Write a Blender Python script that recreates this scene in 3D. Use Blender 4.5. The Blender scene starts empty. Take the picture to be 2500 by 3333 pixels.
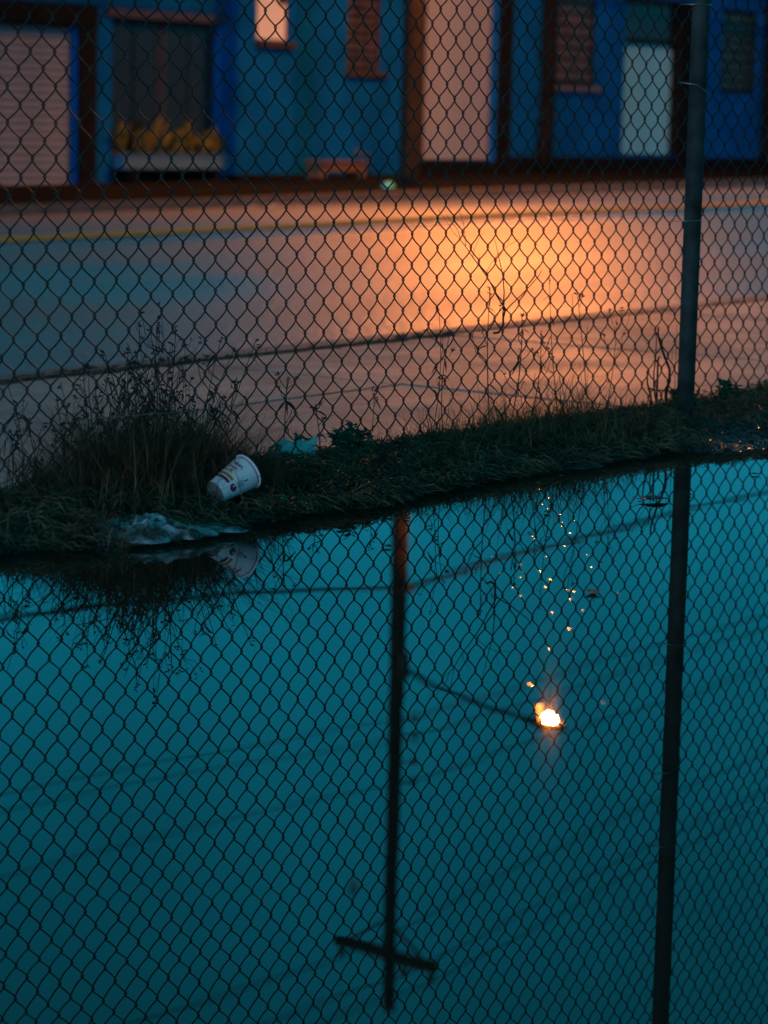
import bpy, math, random
from mathutils import Vector, Matrix, noise
random.seed(7)
sc = bpy.context.scene
col = sc.collection

# ------------------------------------------------------------------ camera, sky, exposure
CAM_H = 0.86
PITCH, ROLL, ALPHA = 0.1479, 0.0234, 0.6673      # tilt down, roll, angle between view axis and street
ROTZ = math.pi / 2 - ALPHA                       # local x runs along the street, local y across it (away)
F_ = Vector((0, math.cos(PITCH), -math.sin(PITCH)))
R0 = Vector((1, 0, 0)); U0 = R0.cross(F_)
R_ = R0 * math.cos(ROLL) + U0 * math.sin(ROLL)
U_ = -R0 * math.sin(ROLL) + U0 * math.cos(ROLL)
cam = bpy.data.cameras.new('camera'); cam_o = bpy.data.objects.new('camera', cam); col.objects.link(cam_o)
m = Matrix((R_, U_, -F_)).transposed().to_4x4(); m.translation = Vector((0, 0, CAM_H)); cam_o.matrix_world = m
cam.sensor_fit = 'VERTICAL'; cam.sensor_height = 36; cam.sensor_width = 27; cam.lens = 92.13
cam.clip_start = 0.05; cam.clip_end = 2000
cam.dof.use_dof = True; cam.dof.focus_distance = 6.25; cam.dof.aperture_fstop = 4.2
sc.camera = cam_o

w = bpy.data.worlds.new('World'); sc.world = w; w.use_nodes = True
nt = w.node_tree; bg = nt.nodes['Background']
sky = nt.nodes.new('ShaderNodeTexSky'); sky.sky_type = 'NISHITA'; sky.sun_disc = False
sky.sun_elevation = math.radians(4); sky.sun_rotation = math.radians(214)
# dusk grade of the whole sky: cold teal from its brightness, warm only where the Nishita sky itself is strongly red
def wm(op, a, b):
    m_ = nt.nodes.new('ShaderNodeMath'); m_.operation = op
    for k_, v in enumerate((a, b)):
        if isinstance(v, (int, float)): m_.inputs[k_].default_value = v
        else: nt.links.new(v, m_.inputs[k_])
    return m_.outputs[0]
bw = nt.nodes.new('ShaderNodeRGBToBW'); sx = nt.nodes.new('ShaderNodeSeparateColor'); cx = nt.nodes.new('ShaderNodeCombineColor')
nt.links.new(sky.outputs[0], bw.inputs[0]); nt.links.new(sky.outputs[0], sx.inputs[0])
lum = wm('POWER', bw.outputs[0], 1.2)
nt.links.new(wm('MULTIPLY', wm('POWER', sx.outputs[0], 2.3), 0.008), cx.inputs[0])
nt.links.new(wm('MULTIPLY', lum, 0.90), cx.inputs[1]); nt.links.new(wm('MULTIPLY', lum, 1.38), cx.inputs[2])
tcw = nt.nodes.new('ShaderNodeTexCoord'); cn = nt.nodes.new('ShaderNodeTexNoise'); cn.inputs['Scale'].default_value = 4.0; cn.inputs['Detail'].default_value = 4
cr = nt.nodes.new('ShaderNodeMapRange'); cr.inputs[1].default_value = .3; cr.inputs[2].default_value = .7; cr.inputs[3].default_value = .62; cr.inputs[4].default_value = 1.28
mul = nt.nodes.new('ShaderNodeVectorMath'); mul.operation = 'SCALE'
nt.links.new(tcw.outputs['Generated'], cn.inputs['Vector']); nt.links.new(cn.outputs[0], cr.inputs[0]); nt.links.new(cx.outputs[0], mul.inputs[0]); nt.links.new(cr.outputs[0], mul.inputs['Scale'])
nt.links.new(mul.outputs[0], bg.inputs[0]); bg.inputs[1].default_value = 0.143
vs = sc.view_settings; vs.view_transform = 'Standard'; vs.look = 'None'; vs.gamma = 1; vs.exposure = 0
vs.use_curve_mapping = False
sc.render.engine = 'CYCLES'
sc.cycles.use_denoising = True
sc.cycles.max_bounces = 10; sc.cycles.transparent_max_bounces = 16
sc.cycles.sample_clamp_indirect = 8; sc.cycles.blur_glossy = .3
sc.cycles.caustics_reflective = False; sc.cycles.caustics_refractive = False

# ------------------------------------------------------------------ helpers
Sv = Vector((math.sin(ALPHA), math.cos(ALPHA), 0)); Nv = Vector((-math.cos(ALPHA), math.sin(ALPHA), 0))
def W(s, n, z): return Sv * s + Nv * n + Vector((0, 0, z))
G = 0.0155                                        # the street climbs gently to the right
def lerp(a, b, t): return a + (b - a) * t
def interp(x, pts):
    if x <= pts[0][0]: return pts[0][1]
    for (a, b), (c, d) in zip(pts, pts[1:]):
        if x <= c: return lerp(b, d, (x - a) / (c - a))
    return pts[-1][1]
def sm(a, b, x):
    t = max(0, min(1, (x - a) / (b - a))); return t * t * (3 - 2 * t)
def nz(x, y=0, z=0): return noise.noise(Vector((x, y, z)))
def rnd(a, b): return random.uniform(a, b)

class MB:
    def __init__(self): self.v = []; self.f = []
    def quad(self, *p):
        i = len(self.v); self.v += [tuple(q) for q in p]; self.f.append(tuple(range(i, i + len(p))))
    def box(self, x0, x1, y0, y1, z0, z1, bev=0):
        i = len(self.v)
        if bev:
            # chamfer the four edges that run along the longest axis
            dims = (x1 - x0, y1 - y0, z1 - z0); ax = dims.index(max(dims))
            lo = (x0, y0, z0); hi = (x1, y1, z1); a, b = [k for k in range(3) if k != ax]
            pr = [(lo[a] + bev, lo[b]), (hi[a] - bev, lo[b]), (hi[a], lo[b] + bev), (hi[a], hi[b] - bev), (hi[a] - bev, hi[b]), (lo[a] + bev, hi[b]), (lo[a], hi[b] - bev), (lo[a], lo[b] + bev)]
            if ax == 1: pr = pr[::-1]
            for e in (lo[ax], hi[ax]):
                for p in pr:
                    q = [0, 0, 0]; q[ax] = e; q[a], q[b] = p; self.v.append(tuple(q))
            self.f += [(i + k, i + (k + 1) % 8, i + 8 + (k + 1) % 8, i + 8 + k) for k in range(8)]
            self.f += [tuple(i + 7 - k for k in range(8)), tuple(i + 8 + k for k in range(8))]
            return
        for z in (z0, z1): self.v += [(x0, y0, z), (x1, y0, z), (x1, y1, z), (x0, y1, z)]
        self.f += [tuple(i + k for k in q) for q in ((0, 3, 2, 1), (4, 5, 6, 7), (0, 1, 5, 4), (1, 2, 6, 5), (2, 3, 7, 6), (3, 0, 4, 7))]
    def tube(self, pts, rad, sides=6, cap=True):
        pts = [Vector(p) for p in pts]; n = len(pts); i = len(self.v)
        if not hasattr(rad, '__len__'): rad = [rad] * n
        up = None
        for k, p in enumerate(pts):
            t = (pts[min(k + 1, n - 1)] - pts[max(k - 1, 0)])
            t = t.normalized() if t.length > 1e-9 else Vector((0, 0, 1))
            if up is None: up = Vector((0, 0, 1)) if abs(t.z) < .9 else Vector((1, 0, 0))
            a = t.cross(up).normalized() if t.cross(up).length > 1e-6 else t.orthogonal().normalized()
            b = a.cross(t); up = b
            for s in range(sides):
                an = 2 * math.pi * s / sides
                self.v.append(tuple(p + (a * math.cos(an) + b * math.sin(an)) * rad[k]))
        for k in range(n - 1):
            for s in range(sides):
                s2 = (s + 1) % sides
                self.f.append((i + k * sides + s, i + k * sides + s2, i + (k + 1) * sides + s2, i + (k + 1) * sides + s))
        if cap:
            self.f.append(tuple(i + s for s in reversed(range(sides)))); self.f.append(tuple(i + (n - 1) * sides + s for s in range(sides)))
    def blade(self, p, d, h, wd, bend, seg=3, lean=0):
        # a grass blade: base p, horizontal lean direction d, height h, width wd
        i = len(self.v); px, py, pz = p; cx, cy = -d[1], d[0]
        for k in range(seg + 1):
            t = k / seg; o = h * (lean * t + bend * t * t); ww = wd * (1 - t) * .5
            z = pz + h * (t - .35 * abs(bend) * t * t)
            x = px + d[0] * o; y = py + d[1] * o
            if k == seg: self.v.append((x, y, z))
            else: self.v += [(x - cx * ww, y - cy * ww, z), (x + cx * ww, y + cy * ww, z)]
        for k in range(seg):
            a = i + 2 * k
            self.f.append((a, a + 1, a + 3, a + 2) if k < seg - 1 else (a, a + 1, a + 2))
    def leaf(self, p, ax, side, L, wd, droop=.3, seg=4):
        # a pointed leaf from p along ax (Vector), with side vector, real fold along the midrib
        i = len(self.v); p = Vector(p); up = ax.cross(side).normalized()
        for k in range(seg + 1):
            t = k / seg; ww = wd * .5 * math.sin(math.pi * min(.98, t * .9 + .08)) ** .8
            c = p + ax * L * t - Vector((0, 0, 1)) * droop * L * t * t
            self.v += [tuple(c - side * ww + up * ww * .35), tuple(c), tuple(c + side * ww + up * ww * .35)]
        for k in range(seg):
            a = i + 3 * k; self.f += [(a, a + 1, a + 4, a + 3), (a + 1, a + 2, a + 5, a + 4)]
    def mesh(self, name, org=(0, 0, 0), smooth=False):
        me = bpy.data.meshes.new(name)
        me.from_pydata([(x - org[0], y - org[1], z - org[2]) for x, y, z in self.v], [], self.f); me.update()
        if smooth: me.polygons.foreach_set('use_smooth', [True] * len(me.polygons))
        return me
    def build(self, name, mat, parent=None, org=(0, 0, 0), smooth=False):
        me = self.mesh(name, org, smooth)
        if mat: me.materials.append(mat)
        o = bpy.data.objects.new(name, me); col.objects.link(o)
        if parent: o.parent = parent
        else: o.location = W(*org); o.rotation_euler = (0, 0, ROTZ)
        return o
def tag(o, label=None, cat=None, group=None, kind=None):
    if label: o['label'] = label
    if cat: o['category'] = cat
    if group: o['group'] = group
    if kind: o['kind'] = kind
    return o
def thing(name, label, cat, org, group=None):
    o = bpy.data.objects.new(name, None); col.objects.link(o); o.empty_display_size = .1
    o.location = W(*org); o.rotation_euler = (0, 0, ROTZ); return tag(o, label, cat, group)

def mat(name, c, rough=.6, var=.25, scale=8., bump=0., bscale=60., c2=None, spec=.5, rvar=0., metal=0., detail=4, coat=0., trans=0.):
    M = bpy.data.materials.new(name); M.use_nodes = True; t = M.node_tree; B = t.nodes['Principled BSDF']
    tc = t.nodes.new('ShaderNodeTexCoord')
    n1 = t.nodes.new('ShaderNodeTexNoise'); n1.inputs['Scale'].default_value = scale; n1.inputs['Detail'].default_value = detail
    t.links.new(tc.outputs['Object'], n1.inputs['Vector'])
    mx = t.nodes.new('ShaderNodeMix'); mx.data_type = 'RGBA'
    c2 = c2 or tuple(v * (1 - var) for v in c)
    mx.inputs[6].default_value = (*c2, 1); mx.inputs[7].default_value = (*[min(1, v * (1 + var * .6)) for v in c], 1)
    mr = t.nodes.new('ShaderNodeMapRange'); mr.inputs[1].default_value = .3; mr.inputs[2].default_value = .7
    t.links.new(n1.outputs[0], mr.inputs[0]); t.links.new(mr.outputs[0], mx.inputs[0]); t.links.new(mx.outputs[2], B.inputs['Base Color'])
    B.inputs['Roughness'].default_value = rough; B.inputs['Metallic'].default_value = metal
    B.inputs['Specular IOR Level'].default_value = spec
    if coat: B.inputs['Coat Weight'].default_value = coat; B.inputs['Coat Roughness'].default_value = .15
    if rvar:
        n3 = t.nodes.new('ShaderNodeTexNoise'); n3.inputs['Scale'].default_value = scale * .35; n3.inputs['Detail'].default_value = 3
        t.links.new(tc.outputs['Object'], n3.inputs['Vector'])
        r2 = t.nodes.new('ShaderNodeMapRange'); r2.inputs[1].default_value = .35; r2.inputs[2].default_value = .65
        r2.inputs[3].default_value = rough - rvar; r2.inputs[4].default_value = rough + rvar
        t.links.new(n3.outputs[0], r2.inputs[0]); t.links.new(r2.outputs[0], B.inputs['Roughness'])
    if bump:
        n2 = t.nodes.new('ShaderNodeTexNoise'); n2.inputs['Scale'].default_value = bscale; n2.inputs['Detail'].default_value = 3
        t.links.new(tc.outputs['Object'], n2.inputs['Vector'])
        bp = t.nodes.new('ShaderNodeBump'); bp.inputs['Strength'].default_value = bump; bp.inputs['Distance'].default_value = .01
        t.links.new(n2.outputs[0], bp.inputs['Height']); t.links.new(bp.outputs[0], B.inputs['Normal'])
    if trans:
        tr = t.nodes.new('ShaderNodeBsdfTranslucent'); t.links.new(mx.outputs[2], tr.inputs[0])
        ms = t.nodes.new('ShaderNodeMixShader'); ms.inputs[0].default_value = trans
        t.links.new(B.outputs[0], ms.inputs[1]); t.links.new(tr.outputs[0], ms.inputs[2]); t.links.new(ms.outputs[0], t.nodes['Material Output'].inputs[0])
    return M

def water_mat(name, halo=.0011, base=(.05, .022, .014)):
    M = bpy.data.materials.new(name); M.use_nodes = True; t = M.node_tree; B = t.nodes['Principled BSDF']
    B.inputs['Base Color'].default_value = (*base, 1); B.inputs['Roughness'].default_value = .0; B.inputs['IOR'].default_value = 1.333
    B2 = t.nodes.new('ShaderNodeBsdfPrincipled'); B2.inputs['Base Color'].default_value = (*base, 1)
    B2.inputs['Roughness'].default_value = .05; B2.inputs['IOR'].default_value = 1.333
    tc = t.nodes.new('ShaderNodeTexCoord'); n = t.nodes.new('ShaderNodeTexNoise'); n.inputs['Scale'].default_value = 2.2; n.inputs['Detail'].default_value = 2
    t.links.new(tc.outputs['Object'], n.inputs['Vector'])
    bp = t.nodes.new('ShaderNodeBump'); bp.inputs['Strength'].default_value = .018; bp.inputs['Distance'].default_value = .02
    t.links.new(n.outputs[0], bp.inputs['Height']); t.links.new(bp.outputs[0], B.inputs['Normal'])
    ms = t.nodes.new('ShaderNodeMixShader'); ms.inputs[0].default_value = halo
    t.links.new(B.outputs[0], ms.inputs[1]); t.links.new(B2.outputs[0], ms.inputs[2]); t.links.new(ms.outputs[0], t.nodes['Material Output'].inputs[0])
    return M

M = {}
M['water'] = water_mat('puddle_water')
M['soil'] = mat('wet_soil', (.035, .028, .02), .45, .5, 14, .9, 70, spec=.5, rvar=.2)
M['asphalt'] = mat('wet_asphalt', (.105, .108, .115), .40, .35, 30, .8, 28)
def wet_road(M_):
    # wetness map: roughness falls in the sealed strip below the centre line and in a soft wet hollow at the left
    t = M_.node_tree; B = t.nodes['Principled BSDF']; nd = t.nodes.new
    tc = nd('ShaderNodeTexCoord'); sp = nd('ShaderNodeSeparateXYZ'); t.links.new(tc.outputs['Object'], sp.inputs[0])
    def mth(op, a, b=None):
        m_ = nd('ShaderNodeMath'); m_.operation = op
        for i, v in enumerate((a, b)):
            if v is None: continue
            if isinstance(v, (int, float)): m_.inputs[i].default_value = v
            else: t.links.new(v, m_.inputs[i])
        return m_.outputs[0]
    def srange(v, a, b, lo=0, hi=1):
        r = nd('ShaderNodeMapRange'); r.interpolation_type = 'SMOOTHSTEP'; r.inputs[1].default_value = a; r.inputs[2].default_value = b; r.inputs[3].default_value = lo; r.inputs[4].default_value = hi
        t.links.new(v, r.inputs[0]); return r.outputs[0]
    mp = nd('ShaderNodeMapping'); mp.inputs['Scale'].default_value = (.25, .9, 1); t.links.new(tc.outputs['Object'], mp.inputs[0])
    n1 = nd('ShaderNodeTexNoise'); n1.inputs['Scale'].default_value = 1.0; n1.inputs['Detail'].default_value = 5; t.links.new(mp.outputs[0], n1.inputs['Vector'])
    wob = mth('MULTIPLY', mth('SUBTRACT', n1.outputs[0], .5), 1.4)
    S_, N_ = sp.outputs[0], mth('ADD', sp.outputs[1], mth('MULTIPLY', wob, .25))
    stripm = srange(mth('ABSOLUTE', mth('SUBTRACT', N_, 12.65)), .2, .5, 1, 0)
    # soft hollow: ellipse along the street
    a_ = mth('SUBTRACT', S_, 10.4); b_ = mth('SUBTRACT', N_, 10.1)
    u_ = mth('MULTIPLY', mth('ADD', a_, b_), .707 / 1.5); v_ = mth('MULTIPLY', mth('SUBTRACT', a_, b_), .707 / .8)
    e_ = mth('ADD', mth('ADD', mth('MULTIPLY', u_, u_), mth('MULTIPLY', v_, v_)), mth('MULTIPLY', wob, .5))
    hol = srange(e_, .1, 1.7, 1, 0)
    big = srange(n1.outputs[0], .3, .7, -.045, .045)
    rg = mth('ADD', big, .40)
    rg = mth('SUBTRACT', rg, mth('MULTIPLY', stripm, .13)); rg = mth('SUBTRACT', rg, mth('MULTIPLY', hol, .12))
    t.links.new(rg, B.inputs['Roughness'])
    # traffic has polished the road lengthwise: the gloss scatters across the street
    B.inputs['Anisotropic'].default_value = .65
    tv = nd('ShaderNodeCombineXYZ'); tv.inputs[1].default_value = 1; vt = nd('ShaderNodeVectorTransform'); vt.vector_type = 'VECTOR'; vt.convert_from = 'OBJECT'; vt.convert_to = 'WORLD'
    t.links.new(tv.outputs[0], vt.inputs[0]); t.links.new(vt.outputs[0], B.inputs['Tangent'])
wet_road(M['asphalt'])
M['concrete'] = mat('wet_concrete', (.27, .24, .21), .47, .45, 5, .8, 130, rvar=.08)
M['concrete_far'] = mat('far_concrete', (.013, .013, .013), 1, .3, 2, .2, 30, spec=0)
M['kerb'] = mat('kerb_stone', (.12, .11, .1), .6, .4, 6, .4, 50)
M['joint'] = mat('joint_dirt', (.006, .006, .005), 1, .3, 20, spec=.0)
M['moss'] = mat('moss', (.03, .034, .012), .9, .5, 30, .8, 120)
M['yellow'] = mat('road_yellow', (.78, .42, .06), .85, .25, 6, .2, 60, spec=.2)
M['wire'] = mat('fence_wire', (.058, .036, .023), .5, .6, 18, .3, 300, metal=.35, spec=.5)
M['post'] = mat('fence_post_paint', (.036, .050, .043), .7, .7, 14, .3, 180, spec=.2)
M['tie'] = mat('tie_wire', (.4, .4, .4), .35, .2, 40, metal=.9)
M['blue'] = mat('blue_wall_paint', (.003, .115, .39), .8, .3, 1.2, .25, 9, spec=.0)
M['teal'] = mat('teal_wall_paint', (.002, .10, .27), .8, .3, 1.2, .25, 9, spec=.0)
M['dark'] = mat('dark_trim', (.008, .008, .008), .9, .3, 3, .2, 20, spec=.1)
M['brown'] = mat('brown_trim', (.04, .026, .018), .85, .4, 4, .2, 20)
M['white_slat'] = mat('white_shutter', (.42, .44, .47), .5, .15, 1.5, .1, 20)
M['grey_slat'] = mat('grey_white_shutter', (.19, .25, .31), .7, .2, 1.5, .1, 20)
M['cyan_slat'] = mat('pale_blue_shutter', (.30, .78, .9), .5, .15, 1.5, .1, 20)
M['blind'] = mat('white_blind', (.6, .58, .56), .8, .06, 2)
b_ = M['blind'].node_tree.nodes['Principled BSDF']; b_.inputs['Emission Color'].default_value = (1, .42, .22, 1); b_.inputs['Emission Strength'].default_value = .22   # warm glow added to the blind, which the shield keeps from the lamp
M['frame'] = mat('grey_frame', (.05, .06, .085), .8, .2, 6, spec=.2)
M['glass'] = mat('dark_glass', (.012, .012, .012), .25, .2, 3)
M['block'] = mat('brown_glass_block', (.09, .055, .032), .4, .5, 3, .3, 12, rvar=.1)
M['block2'] = mat('grey_glass_block', (.045, .05, .042), .4, .4, 3, .3, 12)
M['grey_sill'] = mat('grey_sill', (.1, .11, .13), .7, .2, 4)
M['planter'] = mat('planter_paint', (.055, .15, .26), .6, .2, 6)
M['plant'] = mat('house_plant_leaf', (.22, .17, .025), .6, .5, 5, c2=(.07, .08, .015), trans=.2)
M['pole'] = mat('pole_wood', (.028, .02, .014), .9, .45, 6, .6, 40, spec=.1)
M['metal'] = mat('galvanised', (.07, .07, .07), .7, .2, 10, metal=.3, spec=.2)
M['cable'] = mat('cable_rubber', (.008, .008, .008), .95, .1, 10, spec=.05)
M['insul'] = mat('porcelain', (.1, .06, .045), .3, .2, 10)
M['grass'] = mat('green_grass', (.085, .072, .028), .75, .5, 13, c2=(.03, .02, .01), trans=.15)
M['dry'] = mat('dry_grass', (.19, .12, .06), .75, .5, 13, c2=(.03, .02, .012), trans=.12)
M['pale_dry'] = mat('pale_dry_grass', (.26, .17, .075), .7, .5, 13, c2=(.09, .06, .03), trans=.3)
M['weed'] = mat('dead_weed', (.032, .024, .017), .85, .5, 30)
M['cover'] = mat('ground_cover_leaf', (.03, .10, .04), .5, .5, 25, c2=(.015, .04, .016), trans=.15)
M['twig'] = mat('twig_bark', (.028, .022, .018), .8, .4, 60, .4, 200)
M['leaf_brown'] = mat('dead_leaf', (.11, .065, .03), .6, .4, 40, trans=.2)
M['leaf_pale'] = mat('pale_leaf', (.28, .24, .16), .6, .3, 40, trans=.2)
M['leaf_red'] = mat('red_leaf', (.30, .03, .03), .25, .4, 40, coat=.6)
M['paper'] = mat('cup_paper', (.88, .86, .86), .55, .06, 30, .05, 200)
M['paper_warm'] = mat('stained_cup_paper', (.9, .74, .7), .6, .35, 40, .3, 90)
M['cup_base'] = mat('cup_base_paper', (.3, .28, .26), .8, .2, 60)
M['purple'] = mat('purple_print', (.16, .015, .07), .55, .1, 30)
M['orange'] = mat('orange_print', (.75, .2, .015), .55, .1, 30)
M['faded'] = mat('faded_print', (.30, .16, .24), .6, .3, 300)
M['foam'] = mat('white_foam', (.75, .78, .8), .5, .05, 10)
M['cyan'] = mat('cyan_plastic', (.06, .55, .65), .4, .1, 10)
M['pebble'] = mat('wet_pebble', (.06, .055, .05), .22, .5, 30, coat=.5)
M['wood'] = mat('bench_wood', (.16, .075, .03), .7, .45, 8, .3, 30)
# thin clear plastic
P = bpy.data.materials.new('clear_plastic'); P.use_nodes = True; t = P.node_tree; B = t.nodes['Principled BSDF']
B.inputs['Base Color'].default_value = (.8, .85, .86, 1); B.inputs['Roughness'].default_value = .08
tr = t.nodes.new('ShaderNodeBsdfTransparent'); ms = t.nodes.new('ShaderNodeMixShader'); ms.inputs[0].default_value = .3
nb = t.nodes.new('ShaderNodeTexNoise'); nb.inputs['Scale'].default_value = 60; bq = t.nodes.new('ShaderNodeBump'); bq.inputs['Strength'].default_value = .5; bq.inputs['Distance'].default_value = .01
tq = t.nodes.new('ShaderNodeTexCoord'); nv = t.nodes.new('ShaderNodeTexNoise'); nv.inputs['Scale'].default_value = 26; nv.inputs['Detail'].default_value = 5; rv = t.nodes.new('ShaderNodeMapRange')
rv.inputs[1].default_value = .42; rv.inputs[2].default_value = .62; rv.inputs[3].default_value = .06; rv.inputs[4].default_value = .6
t.links.new(tq.outputs['Object'], nv.inputs['Vector']); t.links.new(nv.outputs[0], rv.inputs[0]); t.links.new(rv.outputs[0], ms.inputs[0]); t.links.new(tq.outputs['Object'], nb.inputs['Vector']); t.links.new(nb.outputs[0], bq.inputs['Height']); t.links.new(bq.outputs[0], B.inputs['Normal'])
t.links.new(tr.outputs[0], ms.inputs[1]); t.links.new(B.outputs[0], ms.inputs[2]); t.links.new(ms.outputs[0], t.nodes['Material Output'].inputs[0])
M['plastic'] = P
# bubble film: clear, mirror-bright skin
P = bpy.data.materials.new('bubble_film'); P.use_nodes = True; t = P.node_tree; B = t.nodes['Principled BSDF']
B.inputs['Base Color'].default_value = (.01, .015, .016, 1); B.inputs['Roughness'].default_value = .08; B.inputs['IOR'].default_value = 1.45
M['bubble'] = P

# ------------------------------------------------------------------ the setting: terrain, puddle, street
def b_road(n): return interp(n, [(6.3, -.205), (13.2, -.200), (14.5, -.235), (21.35, -.585)])
SHORE = [(-8, 3.5), (2.0, 3.70), (3.57, 3.76), (3.70, 3.655), (3.9, 3.625), (4.25, 3.69), (4.63, 3.65), (5.05, 3.735), (5.3, 3.72), (6.0, 3.73), (6.2, 3.60), (6.9, 3.50), (8.0, 3.45), (16, 3.2)]
def shore(s): return interp(s, SHORE) + .045 * nz(s * 5.5) + .03 * nz(s * 17, 3) + .015 * nz(s * 43, 8)
def side_z(s): return -.083 + G * s
def terrain(s, n):
    # lot side: puddle basin, bank, verge
    d = n - shore(s)
    right = sm(6.0, 6.25, s)
    if d > 0:
        rise = lerp(.055 * sm(-.03, .27, d), .03 * sm(-.05, .3, d) + .03 * sm(.18, .34, d), right)
        z = rise + .006 * nz(s * 14, n * 14) + .004 * nz(s * 40, n * 40)
        z = lerp(z, side_z(s) - .015, sm(3.98, 4.16, n))
    else:
        z = -.10 * sm(0, .9, -d) - .03 * sm(0, .12, -d)
        ed = min(s + 7, 15 - s, n + 4.5)             # the puddle's other shores, out of frame
        z = lerp(.10, z, sm(-.6, .9, ed))
    return z
# large ground sheet
g = MB(); g.quad((-500, -500, -1.1 + G * -60), (600, -500, -1.1 + G * -60), (600, 600, -1.1 + G * -60), (-500, 600, -1.1 + G * -60))
tag(g.build('ground', M['soil']), kind='structure')
# lot with puddle basin and verge
def grid(ss, ns, zf):
    b = MB(); 
    for n in ns:
        for s in ss: b.v.append((s, n, zf(s, n)))
    k = len(ss)
    b.f = [(j * k + i, j * k + i + 1, (j + 1) * k + i + 1, (j + 1) * k + i) for j in range(len(ns) - 1) for i in range(k - 1)]
    return b
def rng(*segs):
    out = []
    for a, b_, st in segs:
        k = max(1, round((b_ - a) / st)); out += [a + (b_ - a) * i / k for i in range(k)]
    return out + [segs[-1][1]]
ss = rng((-40, -9, 2), (-9, 2.6, .5), (2.6, 8.2, .03), (8.2, 17, .5), (17, 60, 3)); ns = rng((-30, -6, 2), (-6, 3.3, .4), (3.3, 4.2, .02))
tag(grid(ss, ns, terrain).build('lot', M['soil'], smooth=True), kind='structure')
wb = MB(); wb.quad((-8, -5.2, 0), (16.2, -5.2, 0), (16.2, 4.0, 0), (-8, 4.0, 0))
tag(wb.build('puddle', M['water']), kind='structure')
# sidewalk slabs, each its own piece
side = MB(); side.quad((-40, 4.1, side_z(-40) - .02), (90, 4.1, side_z(90) - .02), (90, 6.24, side_z(90) - .02), (-40, 6.24, side_z(-40) - .02))
side = tag(side.build('sidewalk', M['joint']), kind='structure')
def slab(s0, s1, n0, n1):
    b = MB(); dz = rnd(-.004, .004); tl = rnd(-.003, .003)
    i = len(b.v); c = .003
    for (a, q, h) in ((0, 0, -.1), (0, 0, -c), (c, c, 0)):
        for (s, n) in ((s0 + a, n0 + q), (s1 - a, n0 + q), (s1 - a, n1 - q), (s0 + a, n1 - q)):
            b.v.append((s, n, side_z(s) + dz + tl * (n - n0) + h))
    for r in (0, 4): b.f += [(r + k, r + (k + 1) % 4, r + 4 + (k + 1) % 4, r + 4 + k) for k in range(4)]
    b.f.append((8, 9, 10, 11)); return b
s = 2.18
while s < 14:
    for n0, n1 in ((4.14, 5.205), (5.22, 6.14)):
        slab(s + .004, s + 1.496, n0 + .002, n1 - .002).build('slab', M['concrete'], side)
    s += 1.5
b = MB()
for a, e in ((-40, 2.18), (s, 90)):
    b.quad((a, 4.14, side_z(a)), (e, 4.14, side_z(e)), (e, 6.14, side_z(e)), (a, 6.14, side_z(a)))
b.build('far_paving', M['concrete'], side)
# near kerb
def strip(n0, n1, z0, z1, thick, s0=-40, s1=90, k=1):
    b = MB()
    for i in range(k):
        a = lerp(s0, s1, i / k); e = lerp(s0, s1, (i + 1) / k)
        q = [(a, n0, z0 + G * a), (e, n0, z0 + G * e), (e, n1, z1 + G * e), (a, n1, z1 + G * a)]
        lo = [(x, y, z - thick) for x, y, z in q]
        b.quad(*q)
        if thick:
            b.quad(lo[0], lo[1], q[1], q[0]); b.quad(lo[1], lo[2], q[2], q[1]); b.quad(lo[2], lo[3], q[3], q[2]); b.quad(lo[3], lo[0], q[0], q[3])
    return b
tag(strip(6.16, 6.30, -.079, -.081, .3).build('kerb', M['kerb']), kind='structure')
# moss and grit that has gathered along the kerb top
b = MB(); s = -4.0
while s < 22:
    r = rnd(.02, .05) * (1 + .6 * nz(s * .9)); c = (s, 6.165 + rnd(-.035, .05), side_z(s))
    i = len(b.v); k = 7
    for q in range(k):
        an = q * 2 * math.pi / k; b.v.append((c[0] + r * 1.5 * math.cos(an) * rnd(.7, 1.2), c[1] + r * math.sin(an) * rnd(.7, 1.2), c[2] - .004))
    b.v.append((c[0], c[1], c[2] + rnd(.004, .014) * (.6 + .8 * abs(nz(s * .7, 4)))))
    b.f += [(i + q, i + (q + 1) % k, i + k) for q in range(k)]
    for q in range(2):
        b.blade((s + rnd(-.04, .04), c[1] + rnd(-.03, .03), c[2]), (rnd(-1, 1), rnd(-1, 1)), rnd(.008, .03), .003, rnd(.1, .5), 2)
    s += rnd(.02, .05)
tag(b.build('moss_strip', M['moss'], smooth=True), 'dark moss and tufts along the near kerb', kind='stuff')
# road
ss = rng((-40, 0, 4), (0, 40, 1), (40, 90, 4)); ns = [6.3, 7.0, 8.5, 10, 11.6, 12.5, 13.2, 13.8, 14.5, 16, 17.5, 19.5, 21.35]
tag(grid(ss, ns, lambda s, n: b_road(n) + G * s + .006 * nz(s * .35, n * .5)).build('road', M['asphalt'], smooth=True), kind='structure')
def road_z(s, n): return b_road(n) + G * s + .006 * nz(s * .35, n * .5)
# double centre line
for n0 in (13.02, 13.32):
    ss = rng((-10, 60, 1.0)); tag(grid(ss, [n0, n0 + .2], lambda s, n: b_road(n) + G * s + .006 * nz(s * .35, n * .5) + .009).build('centre_line', M['yellow']), kind='structure')
# far kerb and sidewalk
tag(strip(21.35, 21.5, -.475, -.475, .3).build('far_kerb', M['kerb']), kind='structure')
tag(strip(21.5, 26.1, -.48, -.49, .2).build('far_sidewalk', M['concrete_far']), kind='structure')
def far_z(s): return -.486 + G * s

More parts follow.
